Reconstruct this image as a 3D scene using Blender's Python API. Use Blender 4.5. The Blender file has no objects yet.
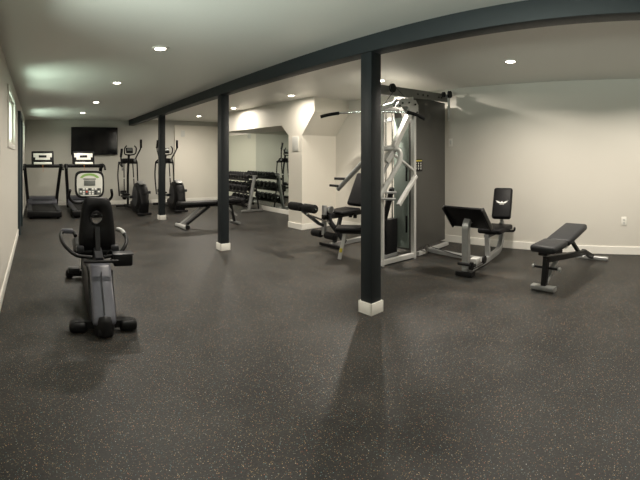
import bpy, bmesh, math, random
from mathutils import Vector, Matrix
random.seed(7)
S = bpy.context.scene
COL = S.collection
PI = math.pi
R = math.radians

# ---------------------------------------------------------------- materials
def _nodes(name):
    m = bpy.data.materials.new(name); m.use_nodes = True
    nt = m.node_tree
    return m, nt, nt.nodes['Principled BSDF']

def mat(name, col, rough=.5, metal=0., bump=.0, scale=40., var=.12, spec=.5, coat=0., rvar=.08):
    m, nt, b = _nodes(name)
    N, L = nt.nodes, nt.links
    tc = N.new('ShaderNodeTexCoord')
    nz = N.new('ShaderNodeTexNoise'); nz.inputs['Scale'].default_value = scale; nz.inputs['Detail'].default_value = 4
    L.new(tc.outputs['Object'], nz.inputs['Vector'])
    mx = N.new('ShaderNodeMix'); mx.data_type = 'RGBA'
    mx.inputs[6].default_value = (*[c * (1 - var) for c in col], 1)
    mx.inputs[7].default_value = (*[min(1, c * (1 + var)) for c in col], 1)
    L.new(nz.outputs['Fac'], mx.inputs[0]); L.new(mx.outputs[2], b.inputs['Base Color'])
    mr = N.new('ShaderNodeMapRange')
    mr.inputs['To Min'].default_value = max(.02, rough - rvar); mr.inputs['To Max'].default_value = min(1, rough + rvar)
    L.new(nz.outputs['Fac'], mr.inputs['Value']); L.new(mr.outputs[0], b.inputs['Roughness'])
    b.inputs['Metallic'].default_value = metal
    b.inputs['Specular IOR Level'].default_value = spec
    b.inputs['Coat Weight'].default_value = coat
    if bump:
        bp = N.new('ShaderNodeBump'); bp.inputs['Strength'].default_value = bump; bp.inputs['Distance'].default_value = .01
        L.new(nz.outputs['Fac'], bp.inputs['Height']); L.new(bp.outputs[0], b.inputs['Normal'])
    return m

def emit(name, col, strength):
    m = bpy.data.materials.new(name); m.use_nodes = True
    nt = m.node_tree; nt.nodes.clear()
    e = nt.nodes.new('ShaderNodeEmission'); o = nt.nodes.new('ShaderNodeOutputMaterial')
    e.inputs[0].default_value = (*col, 1); e.inputs[1].default_value = strength
    nt.links.new(e.outputs[0], o.inputs[0])
    return m

def floor_mat():
    m, nt, b = _nodes('rubber_floor'); N, L = nt.nodes, nt.links
    tc = N.new('ShaderNodeTexCoord')
    base = None
    # large soft cloudiness of worn rubber
    n1 = N.new('ShaderNodeTexNoise'); n1.inputs['Scale'].default_value = 1.7; n1.inputs['Detail'].default_value = 9; n1.inputs['Roughness'].default_value = .68
    n2 = N.new('ShaderNodeTexNoise'); n2.inputs['Scale'].default_value = 90; n2.inputs['Detail'].default_value = 3
    L.new(tc.outputs['Object'], n1.inputs['Vector']); L.new(tc.outputs['Object'], n2.inputs['Vector'])
    mx = N.new('ShaderNodeMix'); mx.data_type = 'RGBA'
    mx.inputs[6].default_value = (.014, .0142, .0134, 1); mx.inputs[7].default_value = (.036, .035, .0325, 1)
    r1 = N.new('ShaderNodeMapRange'); r1.inputs[1].default_value = .36; r1.inputs[2].default_value = .64
    L.new(n1.outputs['Fac'], r1.inputs[0]); L.new(r1.outputs[0], mx.inputs[0])
    m2 = N.new('ShaderNodeMix'); m2.data_type = 'RGBA'; m2.blend_type = 'MULTIPLY'; m2.inputs[0].default_value = .5
    r2 = N.new('ShaderNodeMapRange'); r2.inputs[1].default_value = .3; r2.inputs[2].default_value = .7; r2.inputs[3].default_value = .45; r2.inputs[4].default_value = 1.55
    L.new(n2.outputs['Fac'], r2.inputs[0]); L.new(mx.outputs[2], m2.inputs[6]); L.new(r2.outputs[0], m2.inputs[7])
    cur = m2.outputs[2]
    for sc, th, cut, tint in ((80, .175, .60, 1.2), (145, .24, .50, .85)):
        v = N.new('ShaderNodeTexVoronoi'); v.inputs['Scale'].default_value = sc; v.inputs['Randomness'].default_value = 1
        L.new(tc.outputs['Object'], v.inputs['Vector'])
        lt = N.new('ShaderNodeMath'); lt.operation = 'LESS_THAN'; lt.inputs[1].default_value = th
        L.new(v.outputs['Distance'], lt.inputs[0])
        sp = N.new('ShaderNodeSeparateColor'); L.new(v.outputs['Color'], sp.inputs[0])
        gt = N.new('ShaderNodeMath'); gt.operation = 'GREATER_THAN'; gt.inputs[1].default_value = cut
        L.new(sp.outputs[0], gt.inputs[0])
        mu = N.new('ShaderNodeMath'); mu.operation = 'MULTIPLY'; L.new(lt.outputs[0], mu.inputs[0]); L.new(gt.outputs[0], mu.inputs[1])
        cr = N.new('ShaderNodeValToRGB'); cr.color_ramp.interpolation = 'CONSTANT'
        pal = [(0, (.38, .25, .12)), (.3, (.16, .20, .19)), (.48, (.40, .30, .19)), (.66, (.12, .22, .24)), (.80, (.34, .12, .07)), (.93, (.42, .42, .38))]
        el = cr.color_ramp.elements
        el[0].position = 0; el[0].color = (*[c * tint for c in pal[0][1]], 1)
        el[1].position = pal[1][0]; el[1].color = (*[c * tint for c in pal[1][1]], 1)
        for p, c in pal[2:]:
            e = el.new(p); e.color = (*[q * tint for q in c], 1)
        L.new(sp.outputs[1], cr.inputs[0])
        mm = N.new('ShaderNodeMix'); mm.data_type = 'RGBA'
        L.new(mu.outputs[0], mm.inputs[0]); L.new(cur, mm.inputs[6]); L.new(cr.outputs[0], mm.inputs[7])
        cur = mm.outputs[2]
    L.new(cur, b.inputs['Base Color'])
    rr = N.new('ShaderNodeMapRange'); rr.inputs[3].default_value = .40; rr.inputs[4].default_value = .60
    L.new(n1.outputs['Fac'], rr.inputs[0]); L.new(rr.outputs[0], b.inputs['Roughness'])
    bp = N.new('ShaderNodeBump'); bp.inputs['Strength'].default_value = .35; bp.inputs['Distance'].default_value = .004
    L.new(n2.outputs['Fac'], bp.inputs['Height']); L.new(bp.outputs[0], b.inputs['Normal'])
    b.inputs['Specular IOR Level'].default_value = .22
    return m

M = {}
M['floor'] = floor_mat()
M['wall'] = mat('wall_paint_greige', (.62, .595, .535), .62, bump=.08, scale=120, var=.02)
M['wall_back'] = mat('wall_paint_grey', (.50, .49, .44), .62, bump=.08, scale=120, var=.02)
M['cream'] = mat('wall_paint_cream', (.70, .665, .585), .6, bump=.08, scale=120, var=.02)
M['ceil'] = mat('ceiling_paint', (.72, .715, .67), .45, bump=.06, scale=60, var=.03)
M['white'] = mat('white_trim_paint', (.80, .78, .72), .4, var=.03)
M['slate'] = mat('slate_blue_paint', (.013, .017, .019), .5, spec=.3, bump=.05, scale=30, var=.1)
M['door'] = mat('dark_door_paint', (.030, .045, .052), .4, var=.08)
M['black'] = mat('black_plastic', (.0055, .0055, .006), .45, spec=.2)
M['blackm'] = mat('black_powder_coat', (.007, .007, .0075), .42, spec=.25)
M['rubber'] = mat('black_rubber', (.007, .007, .007), .7, spec=.2, bump=.2, scale=200)
M['vinyl'] = mat('black_vinyl', (.0045, .0045, .005), .48, spec=.16, bump=.12, scale=160, var=.15)
M['vinylg'] = mat('charcoal_vinyl', (.024, .025, .027), .48, spec=.25, bump=.12, scale=160, var=.15)
M['foam'] = mat('black_foam', (.007, .007, .007), .75, spec=.2, bump=.3, scale=220)
M['silver'] = mat('silver_powder_coat', (.33, .335, .33), .36, metal=.45)
M['silverl'] = mat('pale_silver_paint', (.50, .50, .48), .38, metal=.3)
M['chrome'] = mat('chrome', (.72, .72, .70), .14, metal=1., var=.03)
M['taupe'] = mat('taupe_grey_shroud', (.062, .060, .054), .42, var=.05)
M['beamgrey'] = mat('grey_beam_steel', (.15, .148, .135), .4, metal=.2)
M['smoke'] = mat('smoky_green_shroud', (.24, .285, .26), .25, var=.05)
M['greyblue'] = mat('blue_grey_plastic', (.080, .082, .100), .38, spec=.4, var=.08)
M['dkgrey'] = mat('dark_grey_plastic', (.022, .023, .026), .42, spec=.3)
M['face'] = mat('pale_console_face', (.60, .60, .56), .35, var=.04)
M['lcd'] = mat('grey_display', (.12, .13, .12), .4, var=.05)
M['green'] = mat('green_print', (.22, .38, .10), .4)
M['red'] = mat('red_plastic', (.55, .05, .03), .4)
M['orange'] = mat('orange_print', (.55, .20, .04), .4)
M['yellow'] = mat('yellow_print', (.50, .42, .05), .45)
M['whitep'] = mat('white_print', (.75, .75, .72), .45)
M['iron'] = mat('black_iron_hex', (.010, .010, .011), .5, spec=.3, bump=.2, scale=90)
M['screen'] = mat('tv_glass', (.004, .004, .005), .12, var=.1)
M['steel'] = mat('brushed_steel', (.5, .5, .49), .3, metal=.9, scale=20)
mm, nt, b = _nodes('mirror_silvering')
b.inputs['Base Color'].default_value = (.78, .84, .79, 1); b.inputs['Metallic'].default_value = 1
nz = nt.nodes.new('ShaderNodeTexNoise'); nz.inputs['Scale'].default_value = 2
mr = nt.nodes.new('ShaderNodeMapRange'); mr.inputs[3].default_value = .015; mr.inputs[4].default_value = .03
nt.links.new(nz.outputs['Fac'], mr.inputs[0]); nt.links.new(mr.outputs[0], b.inputs['Roughness'])
M['mirror'] = mm
gm, nt, b = _nodes('window_glass')
b.inputs['Base Color'].default_value = (.9, .95, .92, 1); b.inputs['Roughness'].default_value = .03
tr = nt.nodes.new('ShaderNodeBsdfTransparent'); tr.inputs[0].default_value = (.92, .97, .94, 1)
fz = nt.nodes.new('ShaderNodeValue'); fz.outputs[0].default_value = .06
ms = nt.nodes.new('ShaderNodeMixShader')
nt.links.new(fz.outputs[0], ms.inputs[0]); nt.links.new(tr.outputs[0], ms.inputs[1]); nt.links.new(b.outputs[0], ms.inputs[2])
nt.links.new(ms.outputs[0], nt.nodes['Material Output'].inputs[0])
M['glass'] = gm
M['lamp'] = emit('warm_lamp_lens', (1, .90, .76), 30)

# ---------------------------------------------------------------- mesh tools
def fillet(path, r, n=5):
    P = [Vector(p) for p in path]
    if r <= 0 or len(P) < 3: return P
    out = [P[0]]
    for i in range(1, len(P) - 1):
        a, b, c = P[i - 1], P[i], P[i + 1]
        d1, d2 = (a - b), (c - b)
        k = min(r, d1.length * .48, d2.length * .48)
        p1, p2 = b + d1.normalized() * k, b + d2.normalized() * k
        for j in range(n + 1):
            t = j / n
            out.append(p1 * (1 - t) ** 2 + b * 2 * t * (1 - t) + p2 * t * t)
    out.append(P[-1])
    return out

class MB:
    def __init__(s): s.bm = bmesh.new(); s.mats = []
    def mi(s, m):
        if m not in s.mats: s.mats.append(m)
        return s.mats.index(m)
    def _take(s, verts, m, Mx=None):
        if Mx is not None: bmesh.ops.transform(s.bm, matrix=Mx, verts=verts)
        k = s.mi(m); fs = set()
        for v in verts:
            for f in v.link_faces: fs.add(f)
        for f in fs: f.material_index = k; f.smooth = True
    def box(s, c, d, m, rot=None, bev=.0, seg=2):
        t = bmesh.new()
        bmesh.ops.create_cube(t, size=1)
        bmesh.ops.scale(t, vec=Vector(d), verts=t.verts)
        if bev > 0:
            bmesh.ops.bevel(t, geom=list(t.edges), offset=min(bev, min(d) * .49), segments=seg, affect='EDGES', profile=.5)
        Mx = Matrix.Translation(Vector(c))
        if rot is not None:
            Mx = Mx @ (rot if isinstance(rot, Matrix) else (Matrix.Rotation(rot[2], 4, 'Z') @ Matrix.Rotation(rot[1], 4, 'Y') @ Matrix.Rotation(rot[0], 4, 'X')))
        bmesh.ops.transform(t, matrix=Mx, verts=t.verts)
        s._merge(t, m); return s
    def _merge(s, t, m):
        me = bpy.data.meshes.new('tmp'); t.to_mesh(me); t.free()
        k = s.mi(m); n0 = len(s.bm.faces)
        s.bm.from_mesh(me); bpy.data.meshes.remove(me)
        s.bm.faces.ensure_lookup_table()
        for f in s.bm.faces[n0:]: f.material_index = k; f.smooth = True
    def ring_sweep(s, rings, m, cap=True, closed=False):
        k = s.mi(m); bm = s.bm
        vs = [[bm.verts.new(p) for p in r] for r in rings]
        n = len(vs[0]); fs = []
        rng = range(len(vs)) if closed else range(len(vs) - 1)
        for i in rng:
            a, b = vs[i], vs[(i + 1) % len(vs)]
            for j in range(n):
                fs.append(bm.faces.new((a[j], a[(j + 1) % n], b[(j + 1) % n], b[j])))
        if cap and not closed:
            fs.append(bm.faces.new(list(reversed(vs[0])))); fs.append(bm.faces.new(vs[-1]))
        for f in fs: f.material_index = k; f.smooth = True
        return s
    def _frames(s, P, up=None):
        T = []
        for i in range(len(P)):
            a = (P[i] - P[i - 1]).normalized() if i else None
            b = (P[i + 1] - P[i]).normalized() if i < len(P) - 1 else None
            T.append(((a or b) + (b or a)).normalized())
        u = Vector(up) if up is not None else (Vector((0, 0, 1)) if abs(T[0].z) < .9 else Vector((0, 1, 0)))
        fr = []
        for i, t in enumerate(T):
            if up is None and i: u = fr[-1][1]
            x = t.cross(u)
            if x.length < 1e-5: x = t.cross(Vector((1, .3, .2)))
            x.normalize(); y = x.cross(t).normalized()
            fr.append((x, y))
        return fr
    def tube(s, path, r, m, seg=12, bend=.0, up=None):
        P = fillet(path, bend); fr = s._frames(P, up)
        rings = []
        for i, (p, (x, y)) in enumerate(zip(P, fr)):
            rr = r if not isinstance(r, (list, tuple)) else r[0] + (r[1] - r[0]) * i / (len(P) - 1)
            rings.append([p + x * math.cos(2 * PI * j / seg) * rr + y * math.sin(2 * PI * j / seg) * rr for j in range(seg)])
        return s.ring_sweep(rings, m)
    def rtube(s, path, w, h, m, bend=.0, up=None, c=.004):
        P = fillet(path, bend); fr = s._frames(P, up); rings = []
        w2, h2 = w / 2, h / 2; c = min(c, w2 * .6, h2 * .6)
        prof = [(-w2 + c, -h2), (w2 - c, -h2), (w2, -h2 + c), (w2, h2 - c), (w2 - c, h2), (-w2 + c, h2), (-w2, h2 - c), (-w2, -h2 + c)]
        for p, (x, y) in zip(P, fr): rings.append([p + x * a + y * b for a, b in prof])
        return s.ring_sweep(rings, m)
    def cyl(s, p0, p1, r, m, seg=20, r1=None, bev=0.):
        p0, p1 = Vector(p0), Vector(p1); r1 = r if r1 is None else r1
        d = (p1 - p0); L = d.length; t = d.normalized()
        if bev > 0:
            pts = [(0, r - bev), (bev * .3, r - bev * .3), (bev, r), (L - bev, r1), (L - bev * .3, r1 - bev * .3), (L, r1 - bev)]
        else: pts = [(0, r), (L, r1)]
        x, y = s._frames([p0, p1])[0]
        return s.ring_sweep([[p0 + t * a + x * math.cos(2 * PI * j / seg) * q + y * math.sin(2 * PI * j / seg) * q for j in range(seg)] for a, q in pts], m)
    def lathe(s, c, prof, m, axis='Z', seg=28):
        rings = []
        for r, z in prof:
            rg = []
            for j in range(seg):
                a = 2 * PI * j / seg; p = (math.cos(a) * r, math.sin(a) * r, z)
                if axis == 'X': p = (p[2], p[0], p[1])
                if axis == 'Y': p = (p[1], p[2], p[0])
                rg.append(Vector(c) + Vector(p))
            rings.append(rg)
        return s.ring_sweep(rings, m)
    def prism(s, pts, axis, a0, a1, m, bev=0., Mx=None):
        """closed outline pts in the two other axes, extruded along axis from a0 to a1"""
        t = bmesh.new()
        def P(u, v, w):
            return {'X': (w, u, v), 'Y': (u, w, v), 'Z': (u, v, w)}[axis]
        A = [t.verts.new(P(u, v, a0)) for u, v in pts]; B = [t.verts.new(P(u, v, a1)) for u, v in pts]
        n = len(pts)
        t.faces.new(A); t.faces.new(list(reversed(B)))
        for i in range(n): t.faces.new((A[i], B[i], B[(i + 1) % n], A[(i + 1) % n]))
        bmesh.ops.recalc_face_normals(t, faces=t.faces)
        if bev > 0: bmesh.ops.bevel(t, geom=list(t.edges), offset=bev, segments=2, affect='EDGES', profile=.5)
        if Mx is not None: bmesh.ops.transform(t, matrix=Mx, verts=t.verts)
        s._merge(t, m); return s
    def build(s, name, parent=None, loc=None, rotz=0., ang=32):
        bmesh.ops.recalc_face_normals(s.bm, faces=s.bm.faces)
        me = bpy.data.meshes.new(name); s.bm.to_mesh(me); s.bm.free()
        for m in s.mats: me.materials.append(M[m] if isinstance(m, str) else m)
        me.set_sharp_from_angle(angle=R(ang))
        o = bpy.data.objects.new(name, me); COL.objects.link(o)
        if parent: o.parent = parent
        if loc: o.location = loc
        o.rotation_euler.z = rotz
        return o

def thing(name, label, cat, loc=(0, 0, 0), rotz=0., group=None):
    o = bpy.data.objects.new(name, None); COL.objects.link(o); o.empty_display_size = .1
    o.location = loc; o.rotation_euler.z = rotz
    return tag(o, label, cat, group)
def tag(o, label, cat, group=None):
    o['label'] = label; o['category'] = cat
    if group: o['group'] = group
    return o
def struct(o): o['kind'] = 'structure'; return o
def copy_tree(o, parent=None):
    c = o.copy(); COL.objects.link(c)
    if parent: c.parent = parent
    for ch in list(o.children): copy_tree(ch, c)
    return c
def rpad(c, d, m='vinyl', rot=None, name='seat', parent=None, bev=None, sub=4):
    """a stitched cushion: well rounded box"""
    return MB().box(c, d, m, rot, bev=bev or min(d) * .42, seg=sub).build(name, parent, ang=60)

# ---------------------------------------------------------------- the room
ZL, ZR = 2.39, 2.43          # ceiling left and right of the beam
YB, YF, XR, XA = 11.2, -3.2, 5.55, 5.71
LX, LS = -.34, .0235         # left wall: x = LX + LS*y
LA = -math.atan(LS)

struct(MB().box((2.7, 4.0, -.05), (6.9, 15.2, .1), 'floor').build('floor'))
struct(MB().box((1.0, 4.0, ZL + .05 + .05), (3.6, 15.2, .2), 'ceil').box((4.45, 4.0, ZR + .08), (3.5, 15.2, .16), 'ceil').build('ceiling'))
# left wall in its own frame (x = thickness outwards, y along)
wins = [(-2.4, -.6), (.3, 2.6), (4.6, 5.8), (8.7, 9.9)]  # first two are unseen windows, added to let in fill light
WZ0, WZ1, DZ, DY = 1.52, 2.12, 2.06, (7.0, 7.9)
w = MB(); T = .16
def seg(y0, y1, z0, z1): w.box((-T / 2, (y0 + y1) / 2, (z0 + z1) / 2), (T, y1 - y0, z1 - z0), 'wall')
y = YF
for a, b_, z0, z1 in sorted([(a, b_, WZ0, WZ1) for a, b_ in wins] + [(DY[0], DY[1], 0, DZ)]):
    seg(y, a, 0, 2.5)
    if z0 > 0: seg(a, b_, 0, z0)
    seg(a, b_, z1, 2.5); y = b_
seg(y, YB + .2, 0, 2.5)
struct(w.build('wall_left', loc=(LX, 0, 0), rotz=LA))
for i, (a, b_) in enumerate(wins):
    f = MB(); c = (a + b_) / 2; L = b_ - a; t = .045
    for z in (WZ0 + t / 2, WZ1 - t / 2): f.box((-.07, c, z), (.09, L, t), 'white', bev=.005)
    for yy in (a + t / 2, b_ - t / 2, c): f.box((-.07, yy, (WZ0 + WZ1) / 2), (.085, t, WZ1 - WZ0 - 2 * t), 'white', bev=.005)
    # casing on the room side
    for z in (WZ0 - .03, WZ1 + .03): f.box((.008, c, z), (.02, L + .12, .06), 'white', bev=.004)
    for yy in (a - .03, b_ + .03): f.box((.008, yy, (WZ0 + WZ1) / 2), (.02, .06, WZ1 - WZ0), 'white', bev=.004)
    fo = struct(f.build('window_%d' % (i + 1), loc=(LX, 0, 0), rotz=LA))
    for k, yy in enumerate(((a + c) / 2, (c + b_) / 2)):
        MB().box((-.07, yy, (WZ0 + WZ1) / 2), (.006, L / 2 - t * 1.4, WZ1 - WZ0 - 2 * t), 'glass').build('glass_pane', fo)
# door
d = MB().box((-.06, (DY[0] + DY[1]) / 2, DZ / 2 - .02), (.045, DY[1] - DY[0] - .06, DZ - .05), 'door', bev=.004)
for zc, h in ((.5, .7), (1.45, .95)):
    for yy in (DY[0] + .25, DY[1] - .25): d.box((-.036, yy, zc), (.012, .28, h), 'door', bev=.005)
do = struct(d.build('door_1', loc=(LX, 0, 0), rotz=LA))
f = MB()
for yy in (DY[0] - .02, DY[1] + .02): f.box((.0, yy, DZ / 2), (.10, .09, DZ), 'door', bev=.006)
f.box((.0, sum(DY) / 2, DZ + .045), (.10, DY[1] - DY[0] + .13, .09), 'door', bev=.006)
f.build('door_frame', do)
k = MB().cyl((-.04, DY[0] + .1, 1.0), (-.0, DY[0] + .1, 1.0), .012, 'steel').lathe((0, DY[0] + .1, 1.0), [(.012, -.01), (.028, .0), (.032, .018), (.026, .036), (.008, .042)], 'steel', 'X')
k.build('door_knob', do)
# other walls
struct(MB().box((2.7, YB + .08, 1.26), (7.0, .16, 2.52), 'wall_back').build('wall_back'))
struct(MB().box(((4.26 + XA) / 2, YB - .02, 1.15), (XA - 4.26, .05, 2.30), 'cream').build('trim_1'))
struct(MB().box((2.7, YF - .08, 1.26), (7.0, .16, 2.52), 'wall').build('wall_front'))
struct(MB().box((XR + .12, (YF + 5.79) / 2, 1.26), (.24, 5.79 - YF, 2.52), 'wall').build('wall_right'))
struct(MB().box((XA + .08, (5.77 + YB) / 2, 1.26), (.16, YB - 5.77, 2.52), 'wall').build('wall_alcove'))
# boxed-out pillar with bracketed soffit running to the back wall
prof = [(5.77, 0), (6.18, 0), (6.18, 1.77), (6.41, 1.97), (9.05, 1.97), (9.05, 2.5), (5.42, 2.5), (5.42, 2.16), (5.77, 1.757)]
struct(MB().prism(prof, 'X', 4.68, XA, 'cream').build('wall_pillar', ang=20))
# baseboards
def bb(name, p0, p1, n):
    p0, p1 = Vector((*p0, 0)), Vector((*p1, 0)); nn = Vector((*n, 0)) * .008
    q = MB(); q.rtube([p0 + nn + Vector((0, 0, .055)), p1 + nn + Vector((0, 0, .055))], .016, .11, 'white', up=(0, 0, 1), c=.004)
    return struct(q.build(name))
def lw(y, o=0): return (LX + LS * y + o, y)
bl = MB()
for a, b_ in ((YF, DY[0] - .07), (DY[1] + .07, YB)):
    bl.box((.008, (a + b_) / 2, .055), (.016, b_ - a, .11), 'white', bev=.004)
struct(bl.build('baseboard_left', loc=(LX, 0, 0), rotz=LA))
bb('baseboard_back', (-.06, YB), (4.26, YB), (0, -1))
bb('baseboard_back_right', (4.26, YB - .045), (XA, YB - .045), (0, -1))
bb('baseboard_right', (XR, YF), (XR, 5.77), (-1, 0))
bb('baseboard_alcove', (XA - .03, 6.2), (XA - .03, YB - .05), (-1, 0))
bb('baseboard_pillar_front', (4.665, 5.77), (XR, 5.77), (0, -1))
bb('baseboard_pillar_side', (4.68, 5.755), (4.68, 6.18), (-1, 0))

# mirror on the alcove wall
mi = thing('wall_mirror', 'large frameless wall mirror in the alcove behind the dumbbell rack', 'mirror', (XA - .02, 8.9, 0))
MB().box((0, .0, 1.045), (.02, 4.4, 1.85), 'mirror').build('mirror_glass', mi)
MB().box((-.012, 0, .115), (.012, 4.4, .012), 'chrome').build('mirror_channel', mi)

# beam and its posts: a line that drifts slightly off the side walls
BS = .033
def bx(y): return 2.645 + BS * (y - 2.31)
BA = -math.atan(BS)
bo = MB().box((0, 0, 0), (.15, 14.36, .28), 'slate', bev=.003).build('ceiling_beam', loc=(bx(4.0), 4.0, 2.25 + .14), rotz=BA)
tag(bo, 'long dark slate boxed beam under the ceiling, carried by the posts', 'beam')
cols = [(2.31, 'dark slate square post nearest the camera, in front of the multi-gym'),
        (5.19, 'dark slate square post standing in front of the grey flat bench and dumbbell rack'),
        (8.22, 'dark slate square post farthest away, in front of the right elliptical trainer')]
for i, (yy, lb) in enumerate(cols):
    c = thing('support_post', lb, 'post', (bx(yy), yy, 0), BA, 'square posts under the beam')
    MB().box((0, 0, 1.125), (.125, .125, 2.25), 'slate', bev=.003).build('post_shaft', c)
    q = MB()
    for sx, sy, dx, dy in ((1, 0, .016, .157), (-1, 0, .016, .157), (0, 1, .157, .016), (0, -1, .157, .016)):
        q.box((sx * .0705, sy * .0705, .05), (dx, dy, .10), 'white', bev=.003)
    q.build('base_trim', c)

# downlights
dl = [((1.24, 3.63), ZL, 'recessed downlight in the left ceiling closest to the camera'),
      ((1.23, 5.47), ZL, 'second recessed downlight back along the left ceiling'),
      ((1.28, 7.49), ZL, 'third recessed downlight back along the left ceiling'),
      ((1.28, 9.31), ZL, 'recessed downlight at the far end of the left ceiling, before the television'),
      ((4.28, 5.58), ZR, 'recessed downlight in front of the boxed-out pillar'),
      ((4.33, 7.72), ZR, 'recessed downlight right of the beam beside the soffit'),
      ((4.36, 9.62), ZR, 'recessed downlight right of the beam, farthest back by the cream wall'),
      ((4.22, 1.64), ZR, 'recessed downlight in the right ceiling above the leg press and bench'),
      ((4.35, 3.62), ZR, 'recessed downlight above the multi-gym, hidden by the near post'),
      ((4.25, .10), ZR, None), ((1.24, 1.7), ZL, None), ((1.24, -.3), ZL, None), ((1.24, -2.2), ZL, None), ((4.3, -2.3), ZR, None)]
ENERGY = {}
proto = None
for i, ((x, yy), z, lb) in enumerate(dl):
    if lb:
        c = thing('ceiling_downlight', lb, 'ceiling light', (x, yy, z), 0, 'recessed ceiling downlights')
        MB().lathe((0, 0, 0), [(.052, -.001), (.055, -.010), (.078, -.007), (.082, 0)], 'white').build('trim_ring', c)
        MB().lathe((0, 0, 0), [(.001, -.0135), (.035, -.012), (.050, -.007), (.051, -.001), (.001, -.001)], 'lamp').build('lamp_lens', c)
    ld = bpy.data.lights.new('downlight_lamp', 'AREA'); ld.shape = 'DISK'; ld.size = .11
    ld.energy = 34 if x > 3 else 30; ld.color = (1, .915, .80); ld.spread = R(165)
    if i in (4, 5, 6): ld.energy, ld.spread = {4: 15, 5: 26, 6: 52}[i], R(175)
    if i > 9: ld.energy = 10
    if i == 8: ld.energy, ld.spread = 88, R(175)
    if i in (7, 9): ld.energy, ld.spread = 44, R(150)
    lo = bpy.data.objects.new('downlight_lamp', ld); COL.objects.link(lo); lo.location = (x, yy, z - .02)

# ---------------------------------------------------------------- wall pieces
tv = thing('television', 'large black flat television mounted on the back wall above the treadmills', 'television', (1.86, YB - .012, 1.80))
MB().box((0, -.05, 0), (1.32, .045, .77), 'black', bev=.006).build('bezel', tv)
MB().box((0, -.0735, .006), (1.29, .004, .735), 'screen').build('screen', tv)
MB().box((0, -.015, 0), (.4, .03, .3), 'blackm').build('wall_bracket', tv)
def plate(name, label, cat, loc, rz, w_, h_, kind):
    t = thing(name, label, cat, loc, rz)
    MB().box((0, -.004, 0), (w_, .008, h_), 'cream' if kind == 'panel' else 'white', bev=.003).build('cover_plate', t)
    if kind == 'outlet':
        for dz in (-.02, .02):
            q = MB().box((0, -.0095, dz), (.032, .004, .026), 'face', bev=.0015)
            for dx in (-.007, .007): q.box((dx, -.0118, dz + .003), (.002, .001, .009), 'black')
            q.build('socket', t)
    elif kind == 'switch': MB().box((0, -.011, 0), (.03, .007, .062), 'face', bev=.002).build('rocker', t)
    else: MB().box((0, -.009, 0), (w_ * .9, .004, h_ * .93), 'face', bev=.002).build('panel_door', t)
    return t
plate('wall_outlet', 'white double socket low on the right wall beyond the bench', 'outlet', (XR, .49, .46), -PI / 2, .075, .12, 'outlet')
plate('light_switch', 'small white switch plate on the right wall beside the grey shroud', 'light switch', (XR, 3.17, 1.58), -PI / 2, .075, .125, 'switch')
plate('access_panel', 'white rectangular panel on the side of the boxed-out pillar', 'panel', (4.68, 5.96, 1.60), -PI / 2, .2, .29, 'panel')
plate('sensor_box', 'small pale box high on the cream back wall beside the beam', 'sensor', (4.52, YB - .045, 2.05), 0, .14, .2, 'panel')
t = thing('key_panel', 'small dark framed panel on the left wall at the picture edge', 'panel', (LX + LS * 3.3, 3.3, 1.39), LA + PI / 2)
MB().box((0, -.012, 0), (.16, .024, .26), 'dkgrey', bev=.004).build('panel_case', t)
q = MB().box((0, -.026, .04), (.12, .004, .12), 'lcd', bev=.001)
for dx in (-.04, 0, .04): q.box((dx, -.028, -.07), (.02, .006, .02), 'face', bev=.002)
q.build('panel_face', t)

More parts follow.
